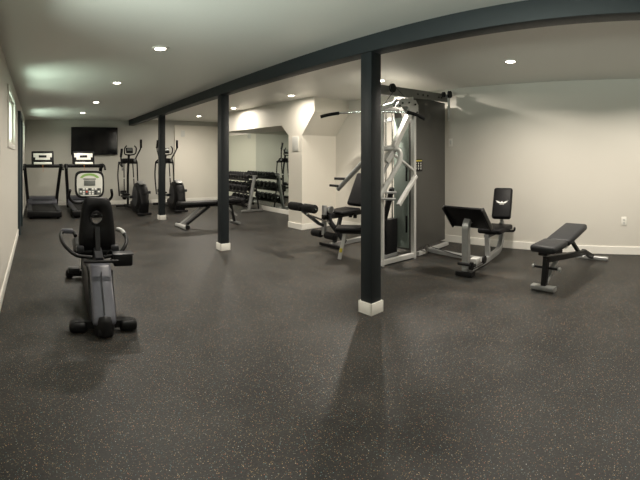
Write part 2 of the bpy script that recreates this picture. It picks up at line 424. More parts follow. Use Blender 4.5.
# ---------------------------------------------------------------- treadmill
def make_treadmill():
    t = thing('treadmill', '', 'treadmill', group='treadmills under the television')
    q = MB().box((0, .92, .115), (.58, 1.66, .10), 'black', bev=.015)
    q.box((0, .05, .10), (.76, .10, .13), 'black', bev=.03, seg=3)
    q.build('deck', t)
    MB().box((0, .86, .168), (.50, 1.56, .008), 'rubber', bev=.003).build('running_belt', t)
    for sx in (-1, 1):
        MB().box((sx * .325, .86, .155), (.11, 1.62, .06), 'dkgrey', bev=.015).build('side_rail', t)
        MB().cyl((sx * .27, .08, .035), (sx * .33, .08, .035), .035, 'rubber').build('foot', t)
    # hood over the motor
    q = MB().prism([(1.36, .10), (1.36, .22), (1.46, .33), (1.72, .35), (1.84, .28), (1.86, .10)], 'X', -.37, .37, 'greyblue', bev=.02)
    q.build('motor_hood', t, ang=50)
    MB().box((0, 1.405, .265), (.5, .012, .03), 'dkgrey', rot=(R(-45), 0, 0)).build('hood_vent', t)
    for sx in (-1, 1):
        MB().rtube([(sx * .36, 1.50, .06), (sx * .37, 1.44, .35), (sx * .44, 1.12, 1.12)], .055, .08, 'blackm', bend=.1, up=(1, 0, 0), c=.012).build('upright', t)
        a = MB().tube([(sx * .44, 1.18, 1.15), (sx * .46, .95, 1.17), (sx * .46, .72, 1.12), (sx * .46, .66, 1.05)], .026, 'rubber', bend=.08)
        a.box((sx * .44, 1.12, 1.13), (.10, .22, .11), 'blackm', bev=.03, seg=3)
        a.build('handrail', t)
    MB().box((0, 1.10, 1.13), (.92, .16, .085), 'blackm', bev=.03, seg=3).build('crossbar', t)
    q = MB().prism([(1.10, 1.16), (1.24, 1.15), (1.30, 1.46), (1.25, 1.50), (1.19, 1.475)], 'X', -.275, .275, 'black', bev=.018)
    con = q.build('console', t, ang=50)
    rx = R(-15)
    MB().box((0, 1.158, 1.345), (.46, .010, .20), 'face', rot=(rx, 0, 0), bev=.004).build('console_face', con)
    MB().box((0, 1.151, 1.365), (.19, .010, .06), 'black', rot=(rx, 0, 0), bev=.002).build('display', con)
    q = MB().box((0, 1.149, 1.345), (.36, .006, .13), 'face', rot=(rx, 0, 0))
    for sx in (-.16, -.12, .12, .16):
        for dz in (0, .045, .09): q.box((sx, 1.141 + dz * .27, 1.30 + dz), (.026, .008, .022), 'dkgrey', rot=(rx, 0, 0), bev=.003)
    q.build('keypad', con)
    MB().box((0, 1.04, 1.195), (.44, .11, .03), 'face', rot=(R(20), 0, 0), bev=.008).build('hand_grip_shelf', con)
    q = MB().box((0, 1.01, 1.14), (.025, .02, .035), 'orange', bev=.006).tube([(0, 1.0, 1.12), (.01, .99, 1.03), (.0, 1.0, .98)], .004, 'orange', seg=6)
    q.build('safety_key', con)
    return t
tm = make_treadmill(); tm.location = (.36, 8.72, 0)
tm['label'] = 'black treadmill on the left in the far corner, next to the left wall'
t2 = copy_tree(tm); t2.location = (1.36, 8.78, 0); t2.rotation_euler.z = R(-1)
t2['label'] = 'black treadmill directly below the television, behind the recumbent bike'

# ---------------------------------------------------------------- elliptical trainers
def make_elliptical(hl, hr):
    t = thing('elliptical_trainer', '', 'elliptical trainer', group='elliptical trainers by the back wall')
    q = MB().rtube([(0, .15, .07), (0, 1.72, .07)], .08, .06, 'blackm')
    q.box((0, .08, .05), (.34, .09, .06), 'blackm', bev=.02); q.box((0, 1.70, .05), (.56, .09, .06), 'blackm', bev=.02)
    q.build('base_frame', t)
    q = MB()
    q.lathe((0, .40, .42), [(.02, -.13), (.25, -.13), (.315, -.105), (.335, -.05), (.335, .05), (.315, .105), (.25, .13), (.02, .13)], 'black', 'X', 40)
    q.prism([(.12, .03), (.78, .03), (.98, .14), (.98, .26), (.60, .34), (.15, .32)], 'X', -.09, .09, 'black', bev=.02)
    h = q.build('drive_housing', t, ang=40)
    MB().lathe((0, .40, .42), [(.20, -.137), (.225, -.137), (.225, .137), (.20, .137)], 'dkgrey', 'X', 36).build('housing_ring', h)
    q = MB().prism([(.05, .05), (.0, .30), (.10, .55), (.30, .70), (.30, .05)], 'X', -.10, .10, 'black', bev=.03); q.build('rear_cowl', h)
    MB().box((0, .30, .745), (.15, .22, .035), 'silver', rot=(R(15), 0, 0), bev=.012).build('top_badge', h)
    for sx in (-1, 1):
        up = .10 if sx * hl > 0 else -.02
        q = MB().rtube([(sx * .20, .42 - sx * .12, .42 + up), (sx * .20, 1.42, .34)], .035, .05, 'blackm')
        q.cyl((sx * .12, .42 - sx * .12, .42 + up), (sx * .22, .42 - sx * .12, .42 + up), .035, 'dkgrey')
        p = q.build('pedal_arm', t)
        q = MB().box((sx * .20, 1.02, .44 + up * .5), (.16, .38, .035), 'rubber', bev=.014)
        q.box((sx * .20, 1.20, .475 + up * .5), (.16, .04, .07), 'rubber', bev=.014); q.box((sx * .28, 1.02, .46 + up * .5), (.015, .36, .06), 'rubber', bev=.006)
        q.build('foot_pedal', p)
    q = MB().rtube([(0, 1.50, .08), (0, 1.52, .90), (0, 1.40, 1.42)], .045, .06, 'blackm', bend=.2, up=(1, 0, 0), c=.015)
    q.box((0, 1.50, 1.25), (.34, .12, .13), 'black', bev=.04, seg=3)
    q.build('mast', t)
    for sx, top in ((-1, hl), (1, hr)):
        dy = (top - 1.8) * .5
        q = MB().tube([(sx * .25, 1.42, .34), (sx * .27, 1.52, .85), (sx * .25, 1.50, 1.22), (sx * .17, 1.40, top - .5), (sx * .285, 1.26 + dy, top - .22), (sx * .27, 1.22 + dy, top - .06)], .019, 'blackm', bend=.12, seg=10)
        q.cyl((sx * .05, 1.51, 1.2), (sx * .26, 1.51, 1.2), .03, 'dkgrey')
        q.rtube([(sx * .12, 1.46, 1.20), (sx * .13, 1.40, .75), (sx * .14, 1.34, .40)], .022, .035, 'blackm', bend=.1, up=(0, 1, 0))
        q.box((sx * .13, 1.385, .80), (.03, .05, .035), 'silverl', bev=.005)
        q.box((sx * .15, 1.30, .36), (.10, .16, .20), 'black', bev=.04, seg=3)
        a = q.build('moving_arm', t)
        MB().tube([(sx * .285, 1.255 + dy, top - .21), (sx * .272, 1.225 + dy, top - .09), (sx * .27, 1.215 + dy, top)], .031, 'foam', bend=.04).build('hand_grip', a)
        q = MB().tube([(sx * .165, 1.43, top - .56), (sx * .165, 1.41, top - .50)], .03, 'silver', seg=10); q.build('arm_collar', a)
    q = MB().tube([(-.02, 1.38, 1.40), (-.15, 1.30, 1.42), (-.16, 1.24, 1.58), (-.10, 1.25, 1.64)], .016, 'rubber', bend=.06)
    q.tube([(.02, 1.38, 1.40), (.15, 1.30, 1.42), (.16, 1.24, 1.58), (.10, 1.25, 1.64)], .016, 'rubber', bend=.06)
    q.build('fixed_handlebar', t)
    c = MB().box((0, 1.36, 1.52), (.19, .05, .15), 'black', rot=(R(-20), 0, 0), bev=.025, seg=3).build('console', t)
    MB().box((0, 1.333, 1.54), (.13, .008, .07), 'lcd', rot=(R(-20), 0, 0), bev=.003).build('display', c)
    q = MB().box((0, 1.350, 1.472), (.15, .006, .022), 'dkgrey', rot=(R(-20), 0, 0))
    for dx in (-.06, -.02, .02, .06): q.box((dx, 1.347, 1.472), (.022, .008, .016), 'face', rot=(R(-20), 0, 0), bev=.003)
    q.build('keypad', c)
    return t
e1 = make_elliptical(1.56, 1.8); e1.location = (2.62, 8.72, 0); e1.rotation_euler.z = R(1)
e1['label'] = 'black elliptical trainer on the left, between the television and the far post'
e2 = make_elliptical(1.80, 1.8); e2.location = (3.60, 8.92, 0); e2.rotation_euler.z = R(-3)
e2['label'] = 'black elliptical trainer on the right, partly hidden behind the far post'

# ---------------------------------------------------------------- recumbent bike
bk = thing('recumbent_bike', 'black and blue-grey recumbent exercise bike seen from behind its seat', 'exercise bike', (.568, 2.91, 0), R(-4.3))
q = MB().prism([(.10, .07), (.02, .10), (.05, .16), (.36, .46), (.50, .46), (1.30, .30), (1.30, .12), (.5, .10)], 'X', -.088, .088, 'greyblue', bev=.022)
body = q.build('frame_cover', bk, ang=50)
q = MB().prism([(.12, .06), (.40, .40), (.52, .40), (1.25, .26), (1.25, .08)], 'X', -.106, .106, 'blackm', bev=.01)
q.build('side_panel', body)
for dx in (.0,): MB().box((dx, .17, .295), (.006, .36, .012), 'dkgrey', rot=(R(44), 0, 0), bev=.002).build('cover_groove', body)
q = MB().lathe((0, .08, .0), [(.050, .006), (.072, .012), (.078, .06), (.074, .12), (.056, .15), (.001, .16)], 'black', 'Z', 28)
q.cyl((-.05, .05, .045), (.05, .05, .045), .043, 'rubber')
q.build('transport_wheel_boot', bk, ang=60)
q = MB().rtube([(-.22, .16, .06), (.22, .16, .06)], .07, .06, 'blackm', up=(0, 0, 1))
r_ = q.build('rear_stabilizer', bk)
for sx in (-1, 1): MB().box((sx * .195, .155, .045), (.14, .11, .08), 'black', bev=.03, seg=3).build('end_cap', r_)
q = MB().rtube([(-.24, 1.55, .055), (.24, 1.55, .055)], .07, .06, 'blackm', up=(0, 0, 1))
for sx in (-1, 1): q.box((sx * .22, 1.55, .05), (.09, .10, .09), 'black', bev=.03, seg=3)
q.build('front_stabilizer', bk)
MB().tube([(-.14, .30, .50), (.14, .30, .50)], .012, 'black').build('seat_lever', bk)
MB().rtube([(0, .45, .45), (0, .62, .50)], .10, .07, 'dkgrey', up=(1, 0, 0)).build('seat_carriage', bk)
rpad((0, .86, .50), (.42, .44, .09), 'vinyl', (R(4), 0, 0), 'seat', bk)
# backrest with hole: rings between outer and inner outline, curved
def backrest():
    q = MB(); n = 40; z0, z1 = .50, .985
    def outer(a):
        c, s_ = math.cos(a), math.sin(a); e = .42
        u = abs(c) ** e * (1 if c > 0 else -1); v = abs(s_) ** e * (1 if s_ > 0 else -1)
        hw = .178 - .042 * (v + 1) / 2
        return u * hw, (z0 + z1) / 2 + v * (z1 - z0) / 2
    def inner(a): return math.cos(a) * .052, .800 + math.sin(a) * (.062 if math.sin(a) > 0 else .052)
    def pos(x, z, off): return Vector((x, .66 - .10 * (z - .5) * -1 - .9 * x * x + off, z))
    rings = []
    for tt, off in ((0, 0), (.0, .0), (.12, -.022), (.5, -.032), (.88, -.022), (1, 0), (1, .02), (.8, .05), (.4, .06), (.1, .045)):
        rg = []
        for j in range(n):
            a = 2 * PI * j / n; xo, zo = outer(a); xi, zi = inner(a)
            x = xo + (xi - xo) * tt; z = zo + (zi - zo) * tt
            rg.append(pos(x, z, off))
        rings.append(rg)
    q.ring_sweep(rings[1:], 'vinyl', closed=True)
    return q.build('backrest', bk, ang=70)
br = backrest()
MB().tube([(-.058, .678, .815), (0, .685, .825), (.058, .678, .815)], .009, 'black', bend=.03).build('backrest_bridge', br)
MB().rtube([(0, .52, .44), (0, .60, .62), (0, .64, .72)], .045, .025, 'black', up=(0, 1, 0), bend=.05).build('backrest_bracket', bk)
for sx in (-1, 1):
    q = MB()
    if sx < 0:
        q.tube([(-.05, .55, .475), (-.20, .55, .49), (-.30, .58, .58), (-.33, .66, .63), (-.325, .76, .66), (-.21, .80, .66), (-.19, .72, .63)], .017, 'blackm', bend=.06)
    else:
        q.tube([(.05, .55, .475), (.18, .55, .49), (.25, .58, .56), (.275, .66, .61), (.25, .78, .66), (.20, .82, .665)], .017, 'blackm', bend=.06)
    hb = q.build('seat_handlebar', bk)
    if sx < 0: MB().box((-.265, .78, .665), (.11, .06, .045), 'greyblue', bev=.015, seg=3).build('pulse_grip', hb)
    else: MB().tube([(.262, .72, .636), (.245, .785, .662), (.205, .817, .665)], .0215, 'silver', bend=.03).build('pulse_grip', hb)
    MB().box((sx * .155, .62, .535), (.07, .08, .055), 'dkgrey', bev=.012).build('seat_bracket', bk)
q = MB().box((.20, .46, .475), (.165, .12, .10), 'black', bev=.018, seg=3)
q.box((.20, .46, .525), (.175, .13, .012), 'dkgrey', bev=.005)
q.tube([(.06, .5, .50), (.10, .48, .56), (.13, .47, .50), (.05, .47, .42)], .006, 'black', seg=6, bend=.03)
q.build('bottle_holder', bk)
q = MB().prism([(1.05, .10), (1.00, .34), (1.12, .58), (1.40, .62), (1.62, .44), (1.62, .10)], 'X', -.075, .075, 'black', bev=.03)
q.build('drive_housing', bk, ang=50)
for sx in (-1, 1):
    q = MB().rtube([(sx * .10, 1.22, .36), (sx * .11, 1.22 - sx * -.10, .36 + sx * .14)], .03, .025, 'steel')
    q.cyl((sx * .05, 1.22, .36), (sx * .12, 1.22, .36), .03, 'dkgrey')
    cr = q.build('crank_arm', bk)
    MB().box((sx * .19, 1.22 + sx * .10, .36 + sx * .15), (.12, .10, .05), 'dkgrey', bev=.014).build('pedal', cr)
MB().rtube([(0, 1.45, .50), (0, 1.58, .95)], .07, .06, 'blackm', up=(1, 0, 0), c=.012).build('console_mast', bk)
c_ = Matrix.Translation((0.0, 1.52, 1.045)) @ Matrix.Rotation(R(-10), 4, 'X')
def on(mx, p): return mx @ Vector(p)
q = MB(); rim = []
def sup(w_, h_, e, n=36, yo=0):
    o = []
    for j in range(n):
        a = 2 * PI * j / n; c, s_ = math.cos(a), math.sin(a)
        o.append((abs(c) ** e * math.copysign(1, c) * w_ * (1 - .06 * -s_ if s_ < 0 else 1), s_ and abs(s_) ** e * math.copysign(1, s_) * h_))
    return o
rings = []
for k_, yo in ((.80, .035), (.97, .028), (1, .012), (1, -.010), (.965, -.022), (.90, -.022)):
    rings.append([c_ @ Vector((u * k_, yo, v * k_)) for u, v in sup(.165, .155, .42)])
q.ring_sweep(rings, 'black'); con = q.build('console', bk, ang=50)
q = MB(); q.ring_sweep([[c_ @ Vector((u, y_, v - .004)) for u, v in sup(.143, .128, .42)] for y_ in (-.022, -.029)], 'face'); q.build('console_face', con)
MB().prism([(-.062, .055), (.062, .055), (.062, .10), (-.062, .10)], 'Y', -.0, .0, 'face') if False else None
q = MB(); arc = [(math.cos(R(a)) * .115, .045 + math.sin(R(a)) * .075) for a in range(20, 161, 10)]
arc2 = [(math.cos(R(a)) * .085, .05 + math.sin(R(a)) * .045) for a in range(160, 19, -10)]
q.prism(arc + arc2, 'Y', -.031, -.029, 'green', Mx=c_); q.build('green_arc', con)
MB().box((0, 0, 0), (.125, .005, .06), 'lcd', rot=c_ @ Matrix.Translation((0, -.031, .012)), bev=.002).build('display', con)
MB().box((0, 0, 0), (.14, .004, .012), 'lcd', rot=c_ @ Matrix.Translation((0, -.031, .057)), bev=.001).build('readout_strip', con)
q = MB()
for r_i, vz in enumerate((-.055, -.085, -.108)):
    for ci in range(7 if r_i < 2 else 5):
        vx = (ci - (3 if r_i < 2 else 2)) * .033
        q.box((0, 0, 0), (.022, .006, .018), 'whitep' if (ci + r_i) % 3 else ('red' if ci == 2 else 'dkgrey'), rot=c_ @ Matrix.Translation((vx, -.031, vz)), bev=.003)
q.build('keypad', con)
MB().box((0, 0, 0), (.25, .004, .075), 'lcd', rot=c_ @ Matrix.Translation((0, -.0285, -.083)), bev=.002).build('keypad_field', con)
MB().tube([(-.02, 1.55, .84), (-.18, 1.48, .84), (-.24, 1.38, .92), (-.22, 1.32, 1.0)], .015, 'rubber', bend=.08).tube([(.02, 1.55, .84), (.18, 1.48, .84), (.24, 1.38, .92), (.22, 1.32, 1.0)], .015, 'rubber', bend=.08).build('front_handlebar', bk)

# ---------------------------------------------------------------- adjustable benches
def make_bench(label, loc, rz, L=1.4, seatz=.44, back=6, padm='vinyl', framem='blackm', footm='silver', seatlen=.34, padt=.07, padw=.28, Lp=None, group='adjustable benches'):
    """seat end at local x=0, back pad runs towards +x"""
    t = thing('weight_bench', label, 'weight bench', loc, rz, group)
    q = MB().rtube([(.08, 0, seatz - .12), (L * .78, 0, .16)], .06, .06, framem, up=(0, 0, 1))
    q.rtube([(.10, 0, seatz - .12), (.05, 0, .05)], .055, .055, framem, up=(1, 0, 0))
    q.rtube([(L * .76, 0, .18), (L * .97, 0, .045)], .055, .055, framem, up=(0, 0, 1))
    q.rtube([(.34, 0, seatz - .18), (.07, 0, .06)], .03, .045, footm, up=(0, 1, 0))
    fr = q.build('frame', t)
    MB().rtube([(.04, -.13, .035), (.04, .13, .035)], .08, .045, footm, up=(0, 0, 1), c=.01).build('front_foot', t)
    MB().rtube([(L * .97, -.22, .035), (L * .97, .22, .035)], .06, .045, footm, up=(0, 0, 1), c=.01).build('rear_foot', t)
    q = MB().rtube([(.02, 0, seatz - .055), (seatlen + .04, 0, seatz - .055)], .10, .03, framem, up=(0, 0, 1))
    q.rtube([(seatlen - .02, 0, seatz - .09), (seatlen + .1, 0, seatz - .11)], .05, .04, framem, up=(0, 0, 1))
    q.build('seat_support', fr)
    rpad((seatlen / 2, 0, seatz), (seatlen, padw, padt), padm, (0, R(-3), 0), 'seat', t, sub=4)
    a = R(back); Lb = (Lp or L) - seatlen - .05
    hx, hz = seatlen + .02, seatz - .01
    ctr = (hx + math.cos(a) * Lb / 2 + math.sin(-a) * .0, 0, hz + math.sin(a) * Lb / 2 + .01)
    rpad(ctr, (Lb, padw, padt), padm, (0, -a, 0), 'back_pad', t, sub=4)
    q = MB().rtube([(hx, 0, hz - .05), (hx + math.cos(a) * Lb * .8, 0, hz - .05 + math.sin(a) * Lb * .8)], .07, .03, framem, up=(0, 0, 1))
    q.rtube([(hx + math.cos(a) * Lb * .6, 0, hz - .05 + math.sin(a) * Lb * .6), (L * .66, 0, .20)], .04, .04, framem, up=(0, 1, 0))
    q.build('back_support', fr)
    q = MB()
    for sx in (-1, 1): q.cyl((.10, 0, .22), (.10, sx * .15, .22), .012, framem); q.lathe((.10, sx * .15, .22), [(.002, -.018), (.02, -.012), (.024, 0), (.02, .012), (.002, .018)], footm, 'Y', 14)
    q.build('adjustment_knob', t)
    return t
fid = make_bench('charcoal adjustable bench at the right, near the wall socket', (3.84, 1.16, 0), math.atan2(.87 - 1.16, 5.22 - 3.84), 1.42, .43, 11, 'vinylg', 'blackm', 'silver', .33, .075, .29, .91)
MB().box((.48, -.055, .375), (.09, .01, .04), 'whitep', rot=(0, R(-9), 0), bev=.003).build('white_sticker', fid)
flat = thing('weight_bench', 'black flat bench lying level behind the middle post', 'weight bench', (4.17, 7.12, 0), PI + R(1.5), 'adjustable benches')
rpad((.93, 0, .455), (.92, .27, .075), 'vinyl', None, 'back_pad', flat)
rpad((.24, 0, .47), (.38, .29, .075), 'vinyl', (0, R(-4), 0), 'seat', flat)
q = MB().rtube([(.10, 0, .40), (1.30, 0, .395)], .06, .035, 'blackm', up=(0, 0, 1))
q.rtube([(.84, -.06, .39), (1.30, -.06, .07)], .045, .07, 'silver', up=(0, 1, 0)); q.rtube([(.76, .05, .39), (1.24, .05, .07)], .04, .06, 'blackm', up=(0, 1, 0))
q.rtube([(.24, 0, .39), (.16, 0, .05)], .04, .05, 'blackm', up=(0, 1, 0)); q.rtube([(.36, 0, .38), (.10, 0, .16)], .03, .03, 'silver', up=(0, 1, 0))
q.build('frame', flat)
MB().rtube([(1.32, -.22, .04), (1.32, .22, .04)], .09, .06, 'silverl', up=(0, 0, 1), c=.012).build('rear_foot', flat)
for sy in (-1, 1): MB().cyl((1.30, sy * .19, .045), (1.30, sy * .24, .045), .042, 'black').build('wheel', flat)
MB().rtube([(.14, -.18, .03), (.14, .18, .03)], .06, .045, 'silver', up=(0, 0, 1), c=.01).build('front_foot', flat)
inc = thing('incline_bench', 'small black incline bench with a stickered silver leg, mostly behind the near post', 'weight bench', (3.72, 3.73, 0), math.atan2(-.79, .62), 'adjustable benches')
rpad((.16, 0, .415), (.50, .26, .06), 'vinyl', None, 'seat', inc)
rpad((.58, 0, .71), (.50, .25, .07), 'vinyl', (0, R(-76), 0), 'back_pad', inc)
q = MB().rtube([(-.04, 0, .375), (.40, 0, .375)], .06, .05, 'blackm', up=(0, 0, 1))
q.rtube([(.30, 0, .36), (.36, .02, .25), (.52, .03, .06)], .05, .05, 'blackm', up=(0, 1, 0), bend=.05)
q.rtube([(.43, 0, .46), (.50, 0, .04)], .045, .045, 'blackm', up=(0, 1, 0))
q.rtube([(.50, -.16, .03), (.50, .16, .03)], .05, .045, 'blackm', up=(0, 0, 1))
q.build('frame', inc)
q = MB().rtube([(.03, 0, .38), (-.05, -.0, .012)], .05, .03, 'silverl', up=(0, 1, 0), c=.006)
lg = q.build('front_leg', inc)
MB().box((-.028, 0, .13), (.035, .052, .055), 'yellow', rot=(0, R(11), 0), bev=.002).build('warning_sticker', lg)

# ---------------------------------------------------------------- dumbbell rack and dumbbells
RY0, RY1 = 8.42, 9.98
rk = thing('dumbbell_rack', 'three-shelf dumbbell rack with silver end frames in front of the mirror', 'rack', (5.28, 8.42, 0))
for yy in (0, RY1 - RY0):
    q = MB().rtube([(-.12, yy, .05), (.04, yy, .88)], .05, .09, 'silver', up=(0, 1, 0), c=.006)
    q.rtube([(.16, yy, .05), (.06, yy, .80)], .03, .03, 'blackm', up=(0, 1, 0), c=.006)
    q.rtube([(-.33, yy, .03), (.27, yy, .03)], .06, .05, 'silver', up=(0, 0, 1), c=.008)
    q.box((.05, yy, .88), (.12, .055, .03), 'silver', bev=.006)
    q.build('end_frame', rk)
shelf = [(.02, .80, .062), (-.03, .49, .088), (-.08, .17, .094)]
tilt = R(-14)
for sxx, sz, r_ in shelf:
    q = MB()
    for dx in (-.10, .10):
        z = sz - .01 + math.sin(-tilt) * dx
        q.rtube([(sxx + dx, .02, z), (sxx + dx, RY1 - RY0 - .02, z)], .05, .035, 'blackm', up=(0, 0, 1))
        q.box((sxx + dx + math.copysign(.03, dx), (RY1 - RY0) / 2, z + .02), (.006, RY1 - RY0 - .06, .045), 'blackm')
    q.build('shelf', rk)
def make_dumbbell(r, hl):
    o = thing('dumbbell', '', 'dumbbell', group='hex dumbbells on the rack')
    q = MB().tube([(-hl * .5, 0, 0), (-hl * .15, 0, 0), (hl * .15, 0, 0), (hl * .5, 0, 0)], .015, 'chrome', seg=10); q.build('handle', o)
    for sx in (-1, 1):
        q = MB()
        x0, x1 = sx * hl * .36, sx * hl
        hexa = lambda rr: [(math.cos(R(60 * k + 30)) * rr, math.sin(R(60 * k + 30)) * rr) for k in range(6)]
        rings = [[Vector((x, u, v)) for u, v in hexa(rr)] for x, rr in ((x0, r * .75), (x0 + (x1 - x0) * .15, r), (x0 + (x1 - x0) * .85, r), (x1, r * .78))]
        q.ring_sweep(rings, 'iron'); q.build('hex_head', o, ang=20)
    return o
rownames = ['top', 'middle', 'bottom']
ordn = ['first', 'second', 'third', 'fourth', 'fifth', 'sixth', 'seventh', 'eighth', 'ninth', 'tenth', 'eleventh', 'twelfth']
for ri, (sxx, sz, r_) in enumerate(shelf):
    pr = None; pitch = 2 * r_ + .008; n = int((RY1 - RY0 - .12) / pitch); cnt = 0
    for k in range(n):
        if ri == 2 and k in (5, 6): continue
        if cnt >= 12: break
        if pr is None: pr = o = make_dumbbell(r_, .13 + .02 * ri)
        else: o = copy_tree(pr)
        o.location = (5.28 + sxx, RY0 + .09 + r_ + k * pitch, sz + .028 + r_ * .87)
        o.rotation_euler = (0, tilt, 0)
        o['label'] = 'black hex dumbbell, %s from the near end of the %s rack shelf' % (ordn[cnt], rownames[ri]); cnt += 1

# ---------------------------------------------------------------- multi-gym with leg press
g = thing('multi_gym', 'large silver and black multi-station gym with grey weight shroud, lat bar and attached leg press', 'multi-gym', (4.4, 3.1, 0))
O = Vector((4.4, 3.1, 0))
def W(*p): return Vector(p) - O
# weight stack shroud
q = MB().box(W(4.89, 3.30, 1.13), (.90, .30, 2.10), 'taupe', bev=.012)
sh = q.build('weight_shroud', g)
q = MB().box(W(4.432, 3.315, 1.0), (.014, .25, 1.78), 'smoke', bev=.004)
q.build('side_panel', sh)
q = MB()
for z0, z1 in ((1.02, 1.28), (.32, .55)): MB().box(W(4.423, 3.22, (z0 + z1) / 2), (.006, .03, z1 - z0), 'black', bev=.002).build('pin_slot', sh)
# decal with little exercise figures
q = MB().box(W(4.60, 3.147, 1.235), (.20, .004, .17), 'black', bev=.001)
dc = q.build('warning_decal', sh)
q = MB().box(W(4.60, 3.144, 1.297), (.17, .003, .018), 'yellow')
for i_, dx in enumerate((-.06, 0, .06)):
    q.lathe(W(4.60 + dx, 3.1435, 1.262), [(.001, -.001), (.011, -.001), (.011, .001), (.001, .001)], 'whitep', 'Y', 12)
    q.box(W(4.60 + dx, 3.1435, 1.228), (.016, .003, .028), 'whitep'); q.box(W(4.60 + dx + .008, 3.1435, 1.19), (.005, .003, .03), 'whitep', rot=(0, R(20), 0))
    q.box(W(4.60 + dx - .008, 3.1435, 1.19), (.005, .003, .03), 'whitep', rot=(0, R(-15), 0))
q.build('decal_print', dc)
# frame in the plane of the shroud face
def gpart(name, *mbs, parent=g):
    return mbs[0].build(name, parent)
q = MB().rtube([W(4.39, 3.08, .0), W(4.39, 3.08, 2.10)], .05, .06, 'silverl', up=(0, 1, 0), c=.006)
gpart('rear_upright', q)
q = MB().rtube([W(3.83, 3.16, .0), W(3.83, 3.16, 1.98)], .04, .05, 'silverl', up=(0, 1, 0), c=.006); gpart('front_upright', q)
q = MB().rtube([W(3.60, 3.19, .045), W(4.39, 3.08, .045)], .05, .06, 'silverl', up=(0, 0, 1)); gpart('base_rail', q)
q = MB().rtube([W(3.83, 3.16, 1.96), W(4.39, 3.10, 2.12)], .045, .06, 'silverl', up=(0, 0, 1)); gpart('upper_rail', q)
q = MB().rtube([W(3.72, 3.14, 2.17), W(5.36, 3.14, 2.255)], .035, .12, 'beamgrey', up=(0, 0, 1))
tb = gpart('top_beam', q)
q = MB()
for xx in (4.55, 4.68, 4.80, 5.10, 5.18): MB().cyl(W(xx, 3.115, 2.17 + (xx - 3.72) * .0494), W(xx, 3.121, 2.17 + (xx - 3.72) * .0494), .014, 'black', seg=12).build('bolt_hole', tb)
# pulley head
q = MB().prism([(3.90, 1.96), (4.05, 2.09), (4.36, 2.10), (4.42, 2.04), (4.42, 1.90), (4.30, 1.90), (4.18, 2.0)], 'Y', 3.02, 3.035, 'silverl', bev=.003, Mx=Matrix.Translation(-O))
q.prism([(3.90, 1.96), (4.05, 2.09), (4.36, 2.10), (4.42, 2.04), (4.42, 1.90), (4.30, 1.90), (4.18, 2.0)], 'Y', 3.11, 3.125, 'silverl', bev=.003, Mx=Matrix.Translation(-O))
ph = gpart('pulley_plates', q)
q = MB()
for xx, zz in ((4.06, 2.03), (4.2, 2.05), (4.34, 2.04), (4.38, 1.94), (4.0, 1.99)): MB().cyl(W(xx, 3.008, zz), W(xx, 3.137, zz), .012, 'black', seg=10).build('bolt', ph)
def pulley(x, y, z, r, ax, par):
    MB().lathe(W(x, y, z), [(.01, -.014), (r, -.014), (r * .86, 0), (r, .014), (.01, .014)], 'black', ax, 24).build('pulley', par)
pulley(4.34, 3.07, 1.97, .055, 'Y', g); pulley(4.06, 3.07, 2.02, .045, 'Y', g)
pulley(3.90, 3.05, 2.20, .055, 'Y', g)
q = MB()
pulley(5.29, 3.04, 2.30, .055, 'Y', g); pulley(5.14, 3.06, 2.28, .04, 'Y', g)
q = MB().box(W(5.31, 3.07, 2.10), (.05, .02, .40), 'silverl', bev=.004); q.box(W(5.27, 3.07, 2.27), (.16, .02, .05), 'silver', bev=.004)
gpart('pulley_bracket', q)
# diagonal brace and press arms
q = MB().rtube([W(4.34, 3.08, 1.98), W(3.98, 3.12, 1.42), W(3.9, 3.16, 1.30)], .07, .07, 'silverl', up=(0, 1, 0)); gpart('diagonal_brace', q)
q = MB().rtube([W(4.41, 3.02, 1.62), W(4.30, 3.04, 1.02), W(4.10, 3.08, .82)], .035, .04, 'silverl', up=(0, 1, 0), bend=.1)
q = MB().rtube([W(4.37, 3.03, 1.10), W(4.06, 3.08, .74)], .045, .055, 'silverl', up=(0, 1, 0)); gpart('lower_brace', q)
q = MB().tube([W(4.09, 3.24, 1.42), W(4.20, 3.10, 1.28), W(4.36, 3.06, 1.17)], .02, 'silverl', bend=.05); gpart('link_arm', q)
q = MB().tube([W(3.80, 3.30, 1.455), W(4.03, 3.03, 1.455), W(4.02, 3.02, 1.30), W(3.74, 3.14, .84)], .031, 'silverl', bend=.09, seg=14)
q.tube([W(3.96, 3.14, 1.32), W(3.72, 3.22, .88)], .02, 'silver', seg=12)
ra = gpart('press_arm', q)
for z0, z1, dx in ((.92, .96, 0), (.84, .87, -.02)):
    q = MB().cyl(W(3.76 + dx, 3.17, z0), W(3.94 + dx, 3.02, z0 - .01), .016, 'silver', seg=12); q.build('press_handle', ra)
q = MB().tube([W(3.98, 3.45, 1.455), W(4.10, 3.62, 1.36), W(4.05, 4.17, .885)], .034, 'silver', bend=.08, seg=14)
la = gpart('press_arm', q)
q = MB().cyl(W(4.06, 4.12, .93), W(3.93, 4.22, .945), .018, 'rubber', seg=12); q.build('press_handle', la)
q = MB().cyl(W(4.06, 4.02, 1.04), W(3.93, 4.12, 1.045), .018, 'rubber', seg=12); q.build('press_handle', la)
q = MB().rtube([W(3.98, 3.05, 1.47), W(3.98, 3.50, 1.47)], .05, .05, 'silverl', up=(0, 0, 1)); gpart('press_crossbar', q)
